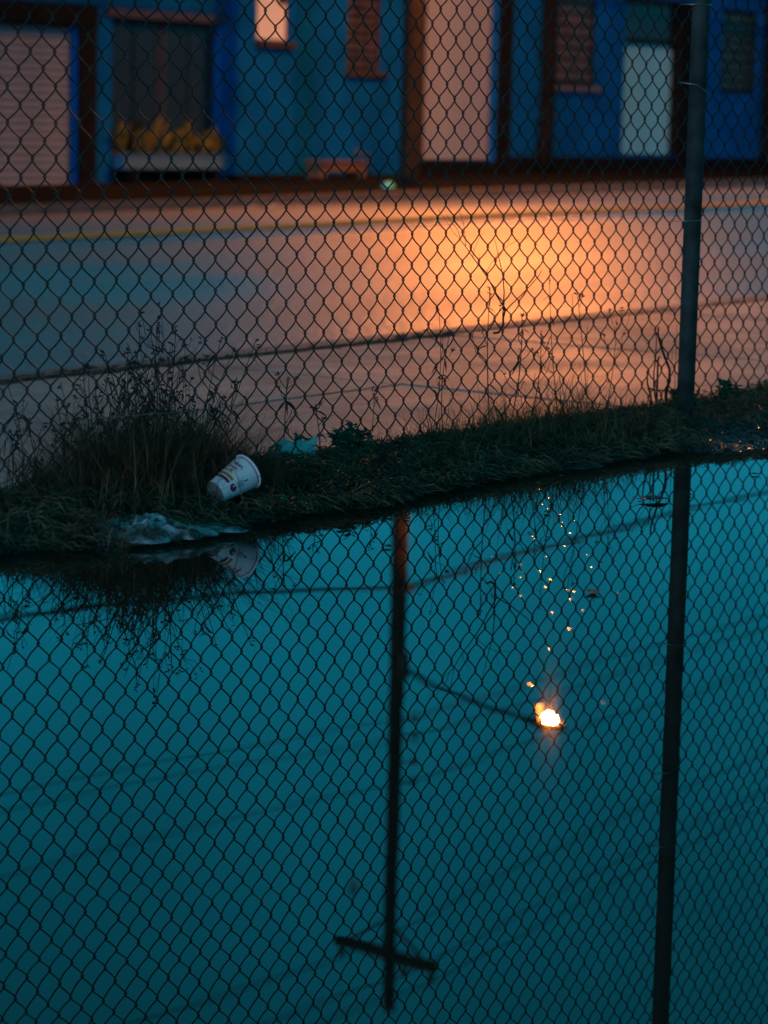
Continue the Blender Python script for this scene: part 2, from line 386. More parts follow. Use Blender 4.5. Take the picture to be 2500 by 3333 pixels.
# ------------------------------------------------------------------ buildings
NF = 26.0
def wall(s0, s1, z0, z1, holes, depth=.35):
    xs = sorted({s0, s1, *[h[0] for h in holes], *[h[1] for h in holes]}); zs = sorted({z0, z1, *[h[2] for h in holes], *[h[3] for h in holes]})
    b = MB()
    for a, c in zip(xs, xs[1:]):
        for e, f in zip(zs, zs[1:]):
            mx, mz = (a + c) / 2, (e + f) / 2
            if any(h[0] < mx < h[1] and h[2] < mz < h[3] for h in holes): continue
            b.quad((a, NF, e), (c, NF, e), (c, NF, f), (a, NF, f))
    for a, c, e, f in holes:
        y = NF + depth
        b.quad((a, NF, e), (a, NF, f), (a, y, f), (a, y, e)); b.quad((c, NF, f), (c, NF, e), (c, y, e), (c, y, f))
        b.quad((a, NF, f), (c, NF, f), (c, y, f), (a, y, f)); b.quad((c, NF, e), (a, NF, e), (a, y, e), (c, y, e))
    D = NF + 8
    b.quad((s0, D, z0), (s0, NF, z0), (s0, NF, z1), (s0, D, z1)); b.quad((s1, NF, z0), (s1, D, z0), (s1, D, z1), (s1, NF, z1)); b.quad((s1, D, z0), (s0, D, z0), (s0, D, z1), (s1, D, z1))
    return b
def bx(parent, org, name, m_, s0, s1, n0, n1, z0, z1, bev=0):
    b = MB(); b.box(s0, s1, n0, n1, z0, z1, bev); return b.build(name, M[m_], parent, org)
def roll_door(parent, org, m_, s0, s1, z0, z1, pitch=.1, y=NF + .12):
    d = bx(parent, org, 'roller_door', m_, s0, s1, y + .05, y + .08, z0, z1)
    k = int((z1 - z0) / pitch); me = None
    for i in range(k):
        z = z0 + i * pitch
        if me is None:
            b = MB(); h = pitch - .012
            prof = [(y + .05, 0), (y + .012, .012), (y, h * .35), (y, h * .7), (y + .014, h), (y + .05, h)]
            i0 = 0
            for x in (s0 + .01, s1 - .01):
                for n, zz in prof: b.v.append((x, n, zz + .006))
            q = len(prof); b.f = [(a, a + q, a + q + 1, a + 1) for a in range(q - 1)] + [tuple(range(q))] + [tuple(range(2 * q - 1, q - 1, -1))]
            me = b.mesh('slat', (org[0], org[1], org[2])); me.materials.append(M[m_])
        o = bpy.data.objects.new('slat', me); col.objects.link(o); o.parent = d; o.location = (0, 0, z)
    return d
def pane_window(parent, org, s0, s1, z0, z1, nx, nz_, m_frame, m_pane, fr=.05, bar=.03, y=NF + .12, wavy=False):
    wnd = MB()
    wnd.box(s0, s0 + fr, y, y + .06, z0, z1); wnd.box(s1 - fr, s1, y, y + .06, z0, z1)
    wnd.box(s0 + fr, s1 - fr, y, y + .06, z0, z0 + fr); wnd.box(s0 + fr, s1 - fr, y, y + .06, z1 - fr, z1)
    wnd = wnd.build('window', M[m_frame], parent, org)
    pw_ = (s1 - s0 - 2 * fr) / nx; ph = (z1 - z0 - 2 * fr) / nz_
    for i in range(nx):
        for j in range(nz_):
            a = s0 + fr + i * pw_ + bar / 2; c = a + pw_ - bar; e = z0 + fr + j * ph + bar / 2; f = e + ph - bar
            d = rnd(-.006, .006) if wavy else 0
            b = MB(); b.box(a, c, y + .02 + d, y + .05, e, f, 0.012 if wavy else 0); b.build('pane', M[m_pane], wnd, org)
    return wnd
def backing(parent, org, s0, s1, z0, z1, y): return bx(parent, org, 'reveal_back', 'dark', s0, s1, y, y + .05, z0, z1)

# --- left building
o1 = (18.0, NF, far_z(18) - .2); B1 = thing('shop_building', 'blue painted low building with garage door, plant window and small bright window', 'building', o1)
z0 = -.6; top = 3.95
holes = [(20.5, 25.96, z0, 2.05), (26.64, 28.9, -.35, 2.2), (29.69, 30.43, 2.0, 2.78), (31.80, 32.68, 1.62, 2.78)]
wall(18, 33.3, z0, top, holes).build('wall', M['blue'], B1, o1)
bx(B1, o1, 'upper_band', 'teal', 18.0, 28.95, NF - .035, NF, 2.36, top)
bx(B1, o1, 'garage_lintel', 'dark', 20.2, 26.28, NF - .09, NF - .002, 2.05, 2.34, .02)
bx(B1, o1, 'garage_pillar', 'dark', 25.97, 26.28, NF - .07, NF - .002, z0, 2.05)
roll_door(B1, o1, 'grey_slat', 21.0, 25.94, far_z(23.5) - .02, 2.03, .105, NF + .09)
backing(B1, o1, 20.6, 25.9, z0, 2.04, NF + .31)
bx(B1, o1, 'window_lintel', 'frame', 26.5, 28.97, NF - .05, NF - .002, 2.2, 2.33, .015)
# plant window: two pairs of tall dark panes
wn = pane_window(B1, o1, 26.66, 27.745, .33, 2.19, 2, 1, 'frame', 'glass', .045, .035)
wn2 = pane_window(B1, o1, 27.80, 28.885, .33, 2.19, 2, 1, 'frame', 'glass', .045, .035)
backing(B1, o1, 26.65, 28.89, -.35, 2.19, NF + .3)
bx(B1, o1, 'window_apron', 'dark', 26.65, 28.89, NF + .06, NF + .1, -.4, .32)
# small window with a white blind that glows by itself
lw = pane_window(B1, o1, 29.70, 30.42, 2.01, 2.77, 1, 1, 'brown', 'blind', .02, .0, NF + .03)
bx(B1, o1, 'window_sill', 'brown', 29.66, 30.49, NF - .10, NF - .002, 1.9, 2.0, .015)
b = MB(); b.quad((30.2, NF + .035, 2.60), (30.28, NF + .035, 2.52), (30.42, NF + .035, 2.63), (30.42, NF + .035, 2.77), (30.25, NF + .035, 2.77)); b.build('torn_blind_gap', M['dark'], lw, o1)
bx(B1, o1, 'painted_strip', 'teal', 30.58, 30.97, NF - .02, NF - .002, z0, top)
# barred brown window
bw_ = pane_window(B1, o1, 31.81, 32.67, 1.63, 2.77, 3, 8, 'brown', 'block', .05, .035, NF + .05, True)
bx(B1, o1, 'window_sill', 'brown', 31.76, 32.74, NF - .09, NF - .002, 1.53, 1.62, .015)
backing(B1, o1, 31.81, 32.67, 1.63, 2.77, NF + .3)
bx(B1, o1, 'plinth', 'dark', 28.95, 33.3, NF - .03, NF - .002, z0, far_z(31) + .04)
b = MB(); b.box(17.9, 33.28, NF - .15, NF + 8.1, top, top + .16); b.build('roof', M['dark'], B1, o1)
# --- right building
o2 = (33.3, NF, far_z(33.3) - .2); B2 = thing('warehouse_building', 'blue painted building with white and pale blue roller doors and brown glass block window', 'building', o2)
holes = [(33.72, 35.76, z0, 3.3), (37.3, 38.70, 1.55, 3.4), (39.58, 41.56, .36, 3.10), (42.86, 44.22, 1.53, 3.08)]
wall(33.3, 50, z0, top, holes).build('wall', M['blue'], B2, o2)
roll_door(B2, o2, 'white_slat', 33.74, 35.74, .25, 3.28, .105)
backing(B2, o2, 33.73, 35.75, z0, 3.29, NF + .3)
bx(B2, o2, 'door_step', 'dark', 33.5, 36.15, NF - .14, NF + .1, z0, .24)
bx(B2, o2, 'door_frame', 'dark', 35.76, 36.12, NF - .06, NF - .002, z0, 3.6)
bx(B2, o2, 'door_frame', 'brown', 33.42, 33.72, NF - .06, NF - .002, z0, 3.6)
pane_window(B2, o2, 37.31, 38.69, 1.56, 3.39, 6, 9, 'dark', 'block', .05, .03, NF + .05, True)
backing(B2, o2, 37.31, 38.69, 1.56, 3.39, NF + .3)
bx(B2, o2, 'window_sill', 'grey_sill', 37.28, 38.74, NF - .1, NF - .002, 1.44, 1.55, .015)
bx(B2, o2, 'transom_panel', 'glass', 39.6, 41.5, NF + .08, NF + .14, 2.43, 3.08)
bx(B2, o2, 'door_header', 'dark', 39.59, 41.55, NF + .02, NF + .14, 2.36, 2.43)
roll_door(B2, o2, 'cyan_slat', 39.6, 41.36, .37, 2.36, .105)
bx(B2, o2, 'door_frame', 'dark', 41.37, 41.82, NF - .05, NF + .13, .30, 3.14)
bx(B2, o2, 'door_header', 'dark', 39.5, 41.36, NF - .05, NF - .002, 3.06, 3.14)
backing(B2, o2, 39.59, 41.55, .37, 3.09, NF + .3)
pane_window(B2, o2, 42.87, 44.21, 1.54, 3.07, 5, 8, 'dark', 'block2', .05, .03, NF + .05, True)
backing(B2, o2, 42.87, 44.21, 1.54, 3.07, NF + .3)
b = MB(); b.box(36.15, 50.0, NF - .08, NF - .002, z0, .33); b.build('plinth', M['dark'], B2, o2)
def downpipe(s, r, flare):
    b = MB(); b.tube([(s + .05, NF - .12, top - .05), (s, NF - .12, top - .4), (s, NF - .12, .75), (s - flare * .5, NF - .13, .55), (s - flare, NF - .16, .1)], [r, r, r, r * 1.15, r * 1.3], 10)
    d = b.build('downpipe', M['dark'], B2, o2, True)
    for z in (.9, 2.0, 3.1):
        q = MB(); q.box(s - r * 1.4, s + r * 1.4, NF - .13 - r * .2, NF - .002, z, z + .06); q.build('bracket', M['dark'], d, o2)
downpipe(37.08, .13, .12); downpipe(44.46, .11, .0)
b = MB(); b.box(33.32, 50.1, NF - .15, NF + 8.1, top, top + .16); b.build('roof', M['dark'], B2, o2)

# planter box with house plants in front of the dark window
op = (27.77, NF - .12, .12)
pl = thing('planter_box', 'long pale blue planter box below the dark window', 'planter', op)
b = MB(); b.box(26.66, 28.88, NF - .24, NF - .21, .12, .31); b.box(26.66, 28.88, NF - .03, NF - .004, .12, .31); b.box(26.66, 26.69, NF - .21, NF - .03, .12, .31); b.box(28.85, 28.88, NF - .21, NF - .03, .12, .31); b.build('box', M['planter'], pl, op)
b = MB(); b.box(26.69, 28.85, NF - .21, NF - .03, .13, .28); b.build('potting_soil', M['soil'], pl, op)
b = MB(); b.box(26.64, 28.9, NF - .26, NF - .205, .311, .335); b.build('rim', M['planter'], pl, op)
for sx in (26.9, 28.6):
    b = MB(); b.box(sx, sx + .06, NF - .2, NF - .004, far_z(27.7), .119); b.build('support', M['dark'], pl, op)
plants = [(26.76, .66, 7, .12), (27.12, .50, 16, .24), (27.30, .42, 10, .16), (27.50, .62, 10, .16), (27.78, .56, 9, .14), (27.92, .40, 14, .2), (28.18, .70, 7, .10), (28.42, .48, 16, .2), (28.62, .52, 14, .2), (28.80, .40, 9, .14)]
plab = ['tall narrow yellow-green plant at the left end of the planter', 'wide bushy yellow-green plant, second in the planter from the left', 'low yellow-green plant right of the wide bushy plant', 'tall pointed yellow-green plant left of the wide window mullion', 'round-topped yellow-green plant in front of the wide window mullion', 'low spreading reddish-yellow plant right of the wide mullion', 'tallest thin yellow-green plant in the right half of the planter', 'bushy yellow plant just right of the tallest thin plant', 'bushy yellow-green plant second from the right end of the planter', 'short yellow plant at the right end of the planter']
for (ps, h, k, sp), lb in zip(plants, plab):
    h *= .88
    b = MB(); o = (ps, NF - .12, .27)
    for i in range(k):
        an = rnd(0, 6.28); le = rnd(.3, 1.1); d = Vector((math.cos(an) * sp / h * le, math.sin(an) * .15, 1)).normalized()
        hh = h * rnd(.35, .8); base = Vector((ps + rnd(-.02, .02), NF - .12 + rnd(-.03, .03), .25)); tip = base + d * hh
        b.tube([base, base.lerp(tip, .5) + Vector((0, 0, .01)), tip], [.006, .005, .004], 4)
        sd = Vector((rnd(.6, 1), rnd(-.4, .4), rnd(-.3, .3))); ax = (d + Vector((math.cos(an) * .5, -.25, .1))).normalized(); sd = (sd - ax * sd.dot(ax)).normalized()
        b.leaf(tip - ax * .05, ax, sd, rnd(.16, .26) * h / .5, rnd(.09, .15), .15)
    tag(b.build('house_plant', M['plant'], None, o), lb, 'plant', 'plants in the window planter')

# low wooden bench with a metal loop, against the blue wall
ob = (31.15, NF - .45, far_z(31.1)); zb = ob[2]
bench = thing('wooden_bench', 'low brown wooden bench with bent metal loop against the blue wall', 'bench', ob)
for i in range(3): bx(bench, ob, 'seat_board', 'wood', 30.52, 31.62, NF - .63 + i * .13, NF - .515 + i * .13, zb + .22, zb + .255, .008)
bx(bench, ob, 'apron', 'wood', 30.58, 31.5, NF - .60, NF - .575, zb + .10, zb + .215)
for sx in (30.55, 31.5): bx(bench, ob, 'leg', 'wood', sx, sx + .09, NF - .60, NF - .28, zb, zb + .215)
b = MB(); b.tube([(31.56, NF - .45, zb), (31.56, NF - .45, zb + .34), (31.60, NF - .45, zb + .38), (31.80, NF - .45, zb + .36), (31.83, NF - .45, zb + .32), (31.84, NF - .45, zb)], .022, 8); b.build('metal_loop', M['metal'], bench, ob, True)
b = MB(); b.tube([(31.52, NF - .5, zb + .25), (31.46, NF - .5, zb + .44)], .025, 6); b.build('short_post', M['metal'], bench, ob, True)
# foam bowl lying by the pole, paper on the road
def dome(s, n, z, r, h, name, m_, label, cat, k=14):
    b = MB()
    for j in range(5):
        t_ = j / 4 * math.pi / 2
        for q in range(k): b.v.append((s + r * math.cos(t_) * math.cos(q * 6.283 / k), n + r * .8 * math.cos(t_) * math.sin(q * 6.283 / k), z + h * math.sin(t_) + .006 * nz(q, j * 3)))
    for j in range(4): b.f += [(j * k + q, j * k + (q + 1) % k, (j + 1) * k + (q + 1) % k, (j + 1) * k + q) for q in range(k)]
    # rolled rim
    b.tube([(s + r * 1.03 * math.cos(q * 6.283 / k), n + r * .83 * math.sin(q * 6.283 / k), z + .006) for q in range(k + 1)], .008, 5, False)
    return tag(b.build(name, M[m_], None, (s, n, z), True), label, cat)
dome(28.55, 22.55, far_z(28.55) + .002, .10, .085, 'plastic_bowl', 'cyan', 'upturned cyan plastic bowl on the far pavement left of the utility pole', 'bowl')
b = grid(rng((22.75, 23.45, .07)), rng((19.8, 20.15, .07)), lambda s, n: road_z(s, n) + .02 + .02 * abs(nz(s * 6, n * 6)))
tag(b.build('paper_sheet', M['foam'], None, (23.1, 19.97, road_z(23.1, 19.97)), True), 'pale sheet of paper lying near the far edge of the road', 'paper')

# ------------------------------------------------------------------ utility pole, lamp, wires
PS, PN = 29.06, 22.6; pb = far_z(PS)
op = (PS, PN, pb)
up = thing('utility_pole', 'tall brown wooden utility pole on the far pavement with crossarm on top', 'utility pole', op)
b = MB(); k = 24
b.tube([(PS + .004 * nz(i * .8), PN, lerp(pb - .3, 11.98, i / k)) for i in range(k + 1)], [lerp(.138, .088, i / k) for i in range(k + 1)], 14); b.build('shaft', M['pole'], up, op, True)
bx(up, op, 'crossarm', 'pole', PS - .16, PS - .06, PN - .92, PN + .92, 11.04, 11.20, .01)
for q in (-1, 1):
    b = MB(); b.tube([(PS - .10, PN + q * .72, 11.08), (PS - .10, PN + q * .08, 10.62)], .025, 6); b.build('brace', M['metal'], up, op)
def insulator(s, n, z):
    b = MB(); b.tube([(s, n, z + dz) for dz in (0, .05, .06, .09, .10, .14, .15, .18)], [.02, .02, .055, .055, .035, .05, .05, .02], 10); b.build('insulator', M['insul'], up, op, True)
for dn in (-.85, -.35, .82): insulator(PS - .11, PN + dn, 11.2)
for i, z in enumerate((7.62, 7.92, 8.25, 8.56)):
    b = MB(); b.tube([(PS + .12, PN - .05, z), (PS + .26, PN - .16, z)], .014, 6); q = b.build('rack_bracket', M['metal'], up, op)
    b = MB(); b.tube([(PS + .26, PN - .16, z + dz) for dz in (-.05, -.03, 0, .03, .05)], [.03, .05, .03, .05, .03], 10); b.build('spool', M['insul'], q, op, True)
bx(up, op, 'cable_clamp', 'metal', PS - .1, PS + .1, PN - .20, PN - .12, 5.62, 5.74)
b = MB(); b.tube([(PS + .13, PN - .05, pb), (PS + .12, PN - .05, 3), (PS + .11, PN - .04, 7.4)], .022, 6); b.build('conduit', M['metal'], up, op, True)

def wire(name, label, pts, r, grp='overhead wires on the utility pole'):
    b = MB(); b.tube(pts, r, 6); return tag(b.build(name, M['cable'], None, pts[0], True), label, 'wire', grp)
def span(s_at, n, z, sl, ql, L, right, k=26):
    # a sagging wire from the pole: z falls sl per metre, curving back ql per metre squared
    sg = 1 if right else -1
    return [(s_at + sg * L * i / k, n, z - sl * (L * i / k) + ql * (L * i / k) ** 2) for i in range(k + 1)]
wire('thick_cable', 'thickest sagging cable running left from the pole', span(PS, PN - .16, 5.68, .128, .0065, 20, False), .032)
wire('thick_cable', 'thickest sagging cable running right from the pole', span(PS, PN - .16, 5.68, .058, .0015, 38, True), .032)
for i, (z, sl) in enumerate(((7.62, .075), (7.92, .09), (8.56, .065))):
    nm = ('lowest', 'middle', 'highest')[i]
    wire('service_wire', f'{nm} of three service wires running left from mid pole', span(PS + .2, PN - .16, z, sl, sl / 22, 22, False), .008)
    wire('service_wire', f'{nm} of three service wires running right from mid pole', span(PS + .26, PN - .16, z, sl * .35, .001, 38, True), .011)
for i, dn in enumerate((-.85, -.35, .82)):
    nm = ('near end', 'inner near side', 'far end')[i]
    wire('power_line', f'power line running right from the {nm} of the crossarm', span(PS - .11, PN + dn, 11.38, .115, .0030, 38, True), .011)
    wire('power_line', f'power line running left from the {nm} of the crossarm', span(PS - .11, PN + dn, 11.38, .06, .0027, 22, False), .011)
b_pts = [(PS + .1, PN - .1, 11.0 - .0 * i) for i in range(2)]

# street lamp: curved arm towards the road, cobra head, glowing lens
LS, LN, LZ = 29.14, 19.93, 7.14
ol = (PS, PN, 6.84); lamp = thing('street_lamp', 'lit orange street lamp on a long curved arm fixed to the utility pole', 'street lamp', ol)
def al(t_, dz, side=0):       # a point along the arm, t_ = 0 at the pole and 1 at the lens
    d_ = Vector((LS - PS, LN - PN, 0)); e_ = Vector((-d_.y, d_.x, 0)).normalized()
    return (PS + d_.x * t_ + e_.x * side, PN + d_.y * t_ + e_.y * side, LZ + dz)
b = MB(); b.tube([al(.04, -.30), al(.12, -.24), al(.35, -.06), al(.6, .07), al(.78, .11), al(.89, .11)], [.036, .034, .032, .03, .03, .03], 8); b.build('arm', M['dark'], lamp, ol, True)
bx(lamp, ol, 'bracket', 'metal', PS - .06, PS + .06, PN - .18, PN - .10, 6.66, 7.0)
b = MB(); prof = [(.825, .04, .045), (.86, .07, .06), (.905, .12, .08), (.965, .15, .10), (1.025, .14, .09), (1.07, .09, .06), (1.085, .03, .03)]
k = 12
for tt, rx, rz in prof:
    for q in range(k):
        an = q * 2 * math.pi / k; zz = math.sin(an); b.v.append(al(tt, .11 + (rz * zz if zz > 0 else rz * .35 * zz), rx * math.cos(an)))
for j_ in range(len(prof) - 1): b.f += [(j_ * k + q, j_ * k + (q + 1) % k, (j_ + 1) * k + (q + 1) % k, (j_ + 1) * k + q) for q in range(k)]
b.f += [tuple(range(k))[::-1], tuple(range((len(prof) - 1) * k, len(prof) * k))]
b.build('housing', M['dark'], lamp, ol, True)
b = MB()          # added shield: curved plate behind the lens to keep light off the facade
for q in range(7):
    an = math.radians(-70 + 15 * q); tt = .985 - .068 * math.cos(an); sd_ = .19 * math.sin(an)
    b.v += [al(tt, .085, sd_), al(tt, -.085 * math.cos(an) ** .5 - .01, sd_), al(tt - .003, .085, sd_), al(tt - .003, -.085 * math.cos(an) ** .5 - .01, sd_)]
for q in range(6):
    a = 4 * q; b.f += [(a, a + 4, a + 5, a + 1), (a + 2, a + 3, a + 7, a + 6), (a + 1, a + 5, a + 7, a + 3)]
b.build('added_light_shield', M['dark'], lamp, ol)
b = MB(); b.tube([al(.94, .19), al(.94, .26), al(.94, .28)], [.035, .035, .02], 8); b.build('photocell', M['dark'], lamp, ol)
E_ = bpy.data.materials.new('sodium_glow'); E_.use_nodes = True; t = E_.node_tree; em = t.nodes.new('ShaderNodeEmission')
em.inputs[0].default_value = (1, .26, .036, 1); em.inputs[1].default_value = 25000
t.links.new(em.outputs[0], t.nodes['Material Output'].inputs[0])
b = MB(); k = 14
for j in range(5):
    t_ = j / 4 * math.pi / 2; rr = math.cos(t_)
    for q in range(k): b.v.append(al(.985 + .037 * rr * math.sin(q * 6.283 / k), .072 - .06 * math.sin(t_), .067 * rr * math.cos(q * 6.283 / k)))
for j in range(4): b.f += [(j * k + (q + 1) % k, j * k + q, (j + 1) * k + q, (j + 1) * k + (q + 1) % k) for q in range(k)]
b.build('lens', E_, lamp, ol, True)

# ------------------------------------------------------------------ chain link fence
FN = 3.95; PV = .07347; PH = PV * .94
KS, KZ = 4.936, .478
of = (6.34, FN, .04)
fence = thing('chain_link_fence', 'dark wire chain link fence on a steel post along the puddle edge', 'fence', of)
def fence_warp(s, z):
    ds = .006 * nz(s * 2.3, z * 2.1, 1) + .0028 * nz(s * 13, z * 13, 2); dz = .007 * nz(s * 1.7, z * 1.9, 5) + .0028 * nz(s * 12, z * 12, 6); dn = .012 * nz(s * 1.4, z * 1.3, 9)
    for (bs, bz, o1_, o2_, r) in BENDS:
        q = math.exp(-((s - bs) ** 2 + (z - bz) ** 2) / r ** 2); ds += o1_ * q; dz += o2_ * q
    return ds, dn, dz
BENDS = [(4.672, .437, -.006, .007, .012), (4.70, .40, -.005, .008, .012), (4.20, .75, .006, -.004, .02), (5.9, .9, -.005, .005, .02)]
def make_wire(c):
    # picket wire zig-zagging between columns c and c+1, hooked round both neighbours
    pts = []; e = .0036; amp = PH / 4 + e; cx = KS + (c + .5) * PH / 2
    j0 = -6; zc = KZ + (j0 + (.5 if c % 2 else 0)) * PV
    per = 8; n_half = 2 * 28; ks = .992; na = math.asin(ks)
    for i in range(n_half * per + 1):
        t_ = i / per; ph = math.pi * t_
        x = -amp * math.asin(ks * math.cos(ph)) / na
        y = -.0045 * math.sin(ph)
        z = zc + t_ * PV / 2
        if z < .015 or z > 1.95: continue
        ss_ = cx + x; zz = z + .0047 * (ss_ - KS); ss_ -= .0352 * (zz - KZ)
        d = fence_warp(ss_, zz); pts.append((ss_ + d[0], FN + y + d[1], zz + d[2]))
    b = MB(); b.tube(pts, .00185, 5, False); return b.build('wire', M['wire'], fence, of, True)
c0 = int((2.9 - KS) / (PH / 2)); c1 = int((8.0 - KS) / (PH / 2))
for c in range(c0, c1): make_wire(c)
# post on the near side of the mesh, with wire ties
def post_s(z): return 6.340 - .001 * (z - .187)
b = MB(); b.tube([(post_s(z), FN - .034, z) for z in (-.3, .03, .5, 1.0, 1.5, 1.98)], .0247, 20); po = b.build('post', M['post'], fence, of, True)
b = MB(); b.tube([(post_s(z), FN - .034, z) for z in (1.985, 2.0, 2.02, 2.03)], [.028, .028, .02, .005], 16); b.build('cap', M['post'], po, of, True)
for z, tilt in ((1.20, .0), (.975, -.030), (.605, .004)):
    s_ = post_s(z); b = MB()
    b.tube([(s_ + .048, FN - .002, z + tilt * 1.2), (s_ + .030, FN - .048, z + tilt), (s_, FN - .0605, z + tilt * .4), (s_ - .030, FN - .048, z - tilt * .2), (s_ - .052, FN - .002, z - tilt * .4)], .0016, 6)
    b.build('tie', M['tie'], po, of, True)

# ------------------------------------------------------------------ vegetation on the verge
def skip(s, n): return 4.60 < s < 4.90 and 3.82 < n < 4.08 and random.random() < .6
def gz(s, n): return max(terrain(s, n), 0)
def rdir():
    a = rnd(0, 6.283); return (math.cos(a), math.sin(a))
gr, dr, cv, pg = MB(), MB(), MB(), MB()
HG = [(2.5, .05), (3.6, .05), (3.9, .07), (4.2, .07), (4.5, .05), (5.0, .05), (5.4, .065), (5.9, .08), (6.3, .06), (6.6, .05), (8, .06)]
for i in range(3000):
    s_ = rnd(2.7, 7.8); n_ = rnd(shore(s_) - .015, 4.14)
    if s_ > 6.1 and n_ < shore(s_) + .22 and random.random() < .93: continue
    cl = .5 + .9 * nz(s_ * 7, n_ * 7)
    if skip(s_, n_): continue
    if random.random() > .15 + 1.3 * nz(s_ * 5, n_ * 6, 4) + .25: continue
    h = interp(s_, HG) * rnd(.35, 1.0) * (.6 + .9 * max(0, cl)) * (.35 + .65 * sm(0, .14, n_ - shore(s_)))
    gr.blade((s_, n_, gz(s_, n_) - .003), rdir(), h, rnd(.0014, .0032), rnd(.4, 1.7))
HD = [(2.5, .03), (3.62, .05), (3.86, .14), (4.0, .26), (4.12, .33), (4.32, .33), (4.43, .16), (4.6, .06), (4.9, .06), (5.1, .10), (5.35, .20), (5.75, .25), (6.05, .17), (6.3, .06), (6.6, .06), (8, .05)]
for i in range(30000):
    s_ = rnd(2.7, 7.8) if i % 3 else rnd(3.85, 4.48); hm = interp(s_, HD)
    if random.random() > .12 + hm * 3.0: continue
    n_ = min(4.14, max(shore(s_) + .01, random.gauss(3.97, .085)))
    if s_ > 6.1 and n_ < shore(s_) + .22: continue
    if skip(s_, n_): continue
    h = hm * rnd(.2, 1.0) ** 1.6 * (.75 + .6 * nz(s_ * 9, 2)) + .012
    (pg if 5.0 < s_ < 6.25 and random.random() < .75 else dr).blade((s_, n_, gz(s_, n_) - .003), rdir(), h, rnd(.0016, .0038), rnd(.05, 1.2), 3, rnd(0, 1.0) ** 1.5)
# separate tufts of mixed height, some hanging over the waterline
for i in range(330):
    s_ = rnd(2.9, 7.6); edge = random.random() < .4; n_ = shore(s_) + (rnd(-.02, .05) if edge else rnd(.05, .5)); n_ = min(n_, 4.12)
    if s_ > 6.1 and n_ < shore(s_) + .2 and random.random() < .85 or skip(s_, n_): continue
    tgt = random.choice((gr, dr, dr, pg if s_ > 4.7 else dr)); H_ = rnd(.02, .075) * (1.5 if random.random() < .2 else 1); rad = rnd(.008, .03)
    for q in range(random.randint(10, 34)):
        d = rdir(); r_ = rad * random.random() ** .5; x_, y_ = s_ + d[0] * r_, n_ + d[1] * r_
        if edge and random.random() < .5: d = (d[0] * .5, -abs(d[1]))
        tgt.blade((x_, y_, gz(x_, y_) - .003), d, H_ * rnd(.35, 1.1), rnd(.0012, .003), rnd(.2, 1.4), 3, rnd(.1, 1.1))
# flat dead thatch lying on the bank
for i in range(16000):
    s_ = rnd(2.7, 7.6); n_ = rnd(shore(s_) - .02, 4.12); d = rdir(); L = rnd(.02, .11); z = gz(s_, n_) + rnd(.003, .03)
    if s_ > 6.1 and n_ < shore(s_) + .2 and random.random() < .85: continue
    wd = rnd(.0006, .0018); c_ = (-d[1] * wd, d[0] * wd)
    i0 = len(dr.v); zz = gz(s_ + d[0] * L, min(4.12, n_ + d[1] * L)) + rnd(.003, .02); mz = (z + zz) / 2 + rnd(0, .02)
    dr.v += [(s_, n_, z), (s_ + d[0] * L * .5 - c_[0], n_ + d[1] * L * .5 - c_[1], mz), (s_ + d[0] * L, n_ + d[1] * L, zz), (s_ + d[0] * L * .5 + c_[0], n_ + d[1] * L * .5 + c_[1], mz + .002)]
    dr.f += [(i0, i0 + 1, i0 + 2, i0 + 3)]
    if i % 14 == 0:
        k0 = len(pg.v); pg.v += [(x_, y_, z_ + .012) for x_, y_, z_ in dr.v[-4:]]; pg.f.append((k0, k0 + 1, k0 + 2, k0 + 3))
tag(gr.build('grass', M['grass']), 'short green grass on the bank below the fence', 'grass', kind='stuff')
tag(pg.build('wispy_grass', M['pale_dry']), 'pale wispy dry grass left of the fence post', 'grass', kind='stuff')
tag(dr.build('dry_grass', M['dry']), 'dry brown grass and thatch on the bank below the fence', 'grass', kind='stuff')
# ground cover: small feathery leaves
def cover(s0, s1, n0, n1, k, hmax):
    for i in range(k):
        s_ = rnd(s0, s1); n_ = rnd(n0, n1)
        if n_ < shore(s_) - .03 or .5 + nz(s_ * 8, n_ * 8, 3) < rnd(.1, .7): continue
        z = gz(s_, n_) + rnd(.004, hmax); a = rnd(0, 6.283); ax = Vector((math.cos(a), math.sin(a), rnd(-.2, .7))).normalized(); sd = Vector((-ax.y, ax.x, 0)).normalized()
        cv.leaf((s_, n_, z), ax, sd, rnd(.008, .018), rnd(.004, .009), .3, 2)
cover(4.25, 5.2, 3.63, 3.88, 6500, .035); cover(3.0, 4.2, 3.66, 3.95, 3000, .02); cover(5.2, 6.2, 3.72, 4.05, 3000, .03); cover(6.35, 7.4, 3.9, 4.1, 2500, .05)
tag(cv.build('ground_cover', M['cover']), 'low green feathery ground cover on the bank', 'ground cover', kind='stuff')
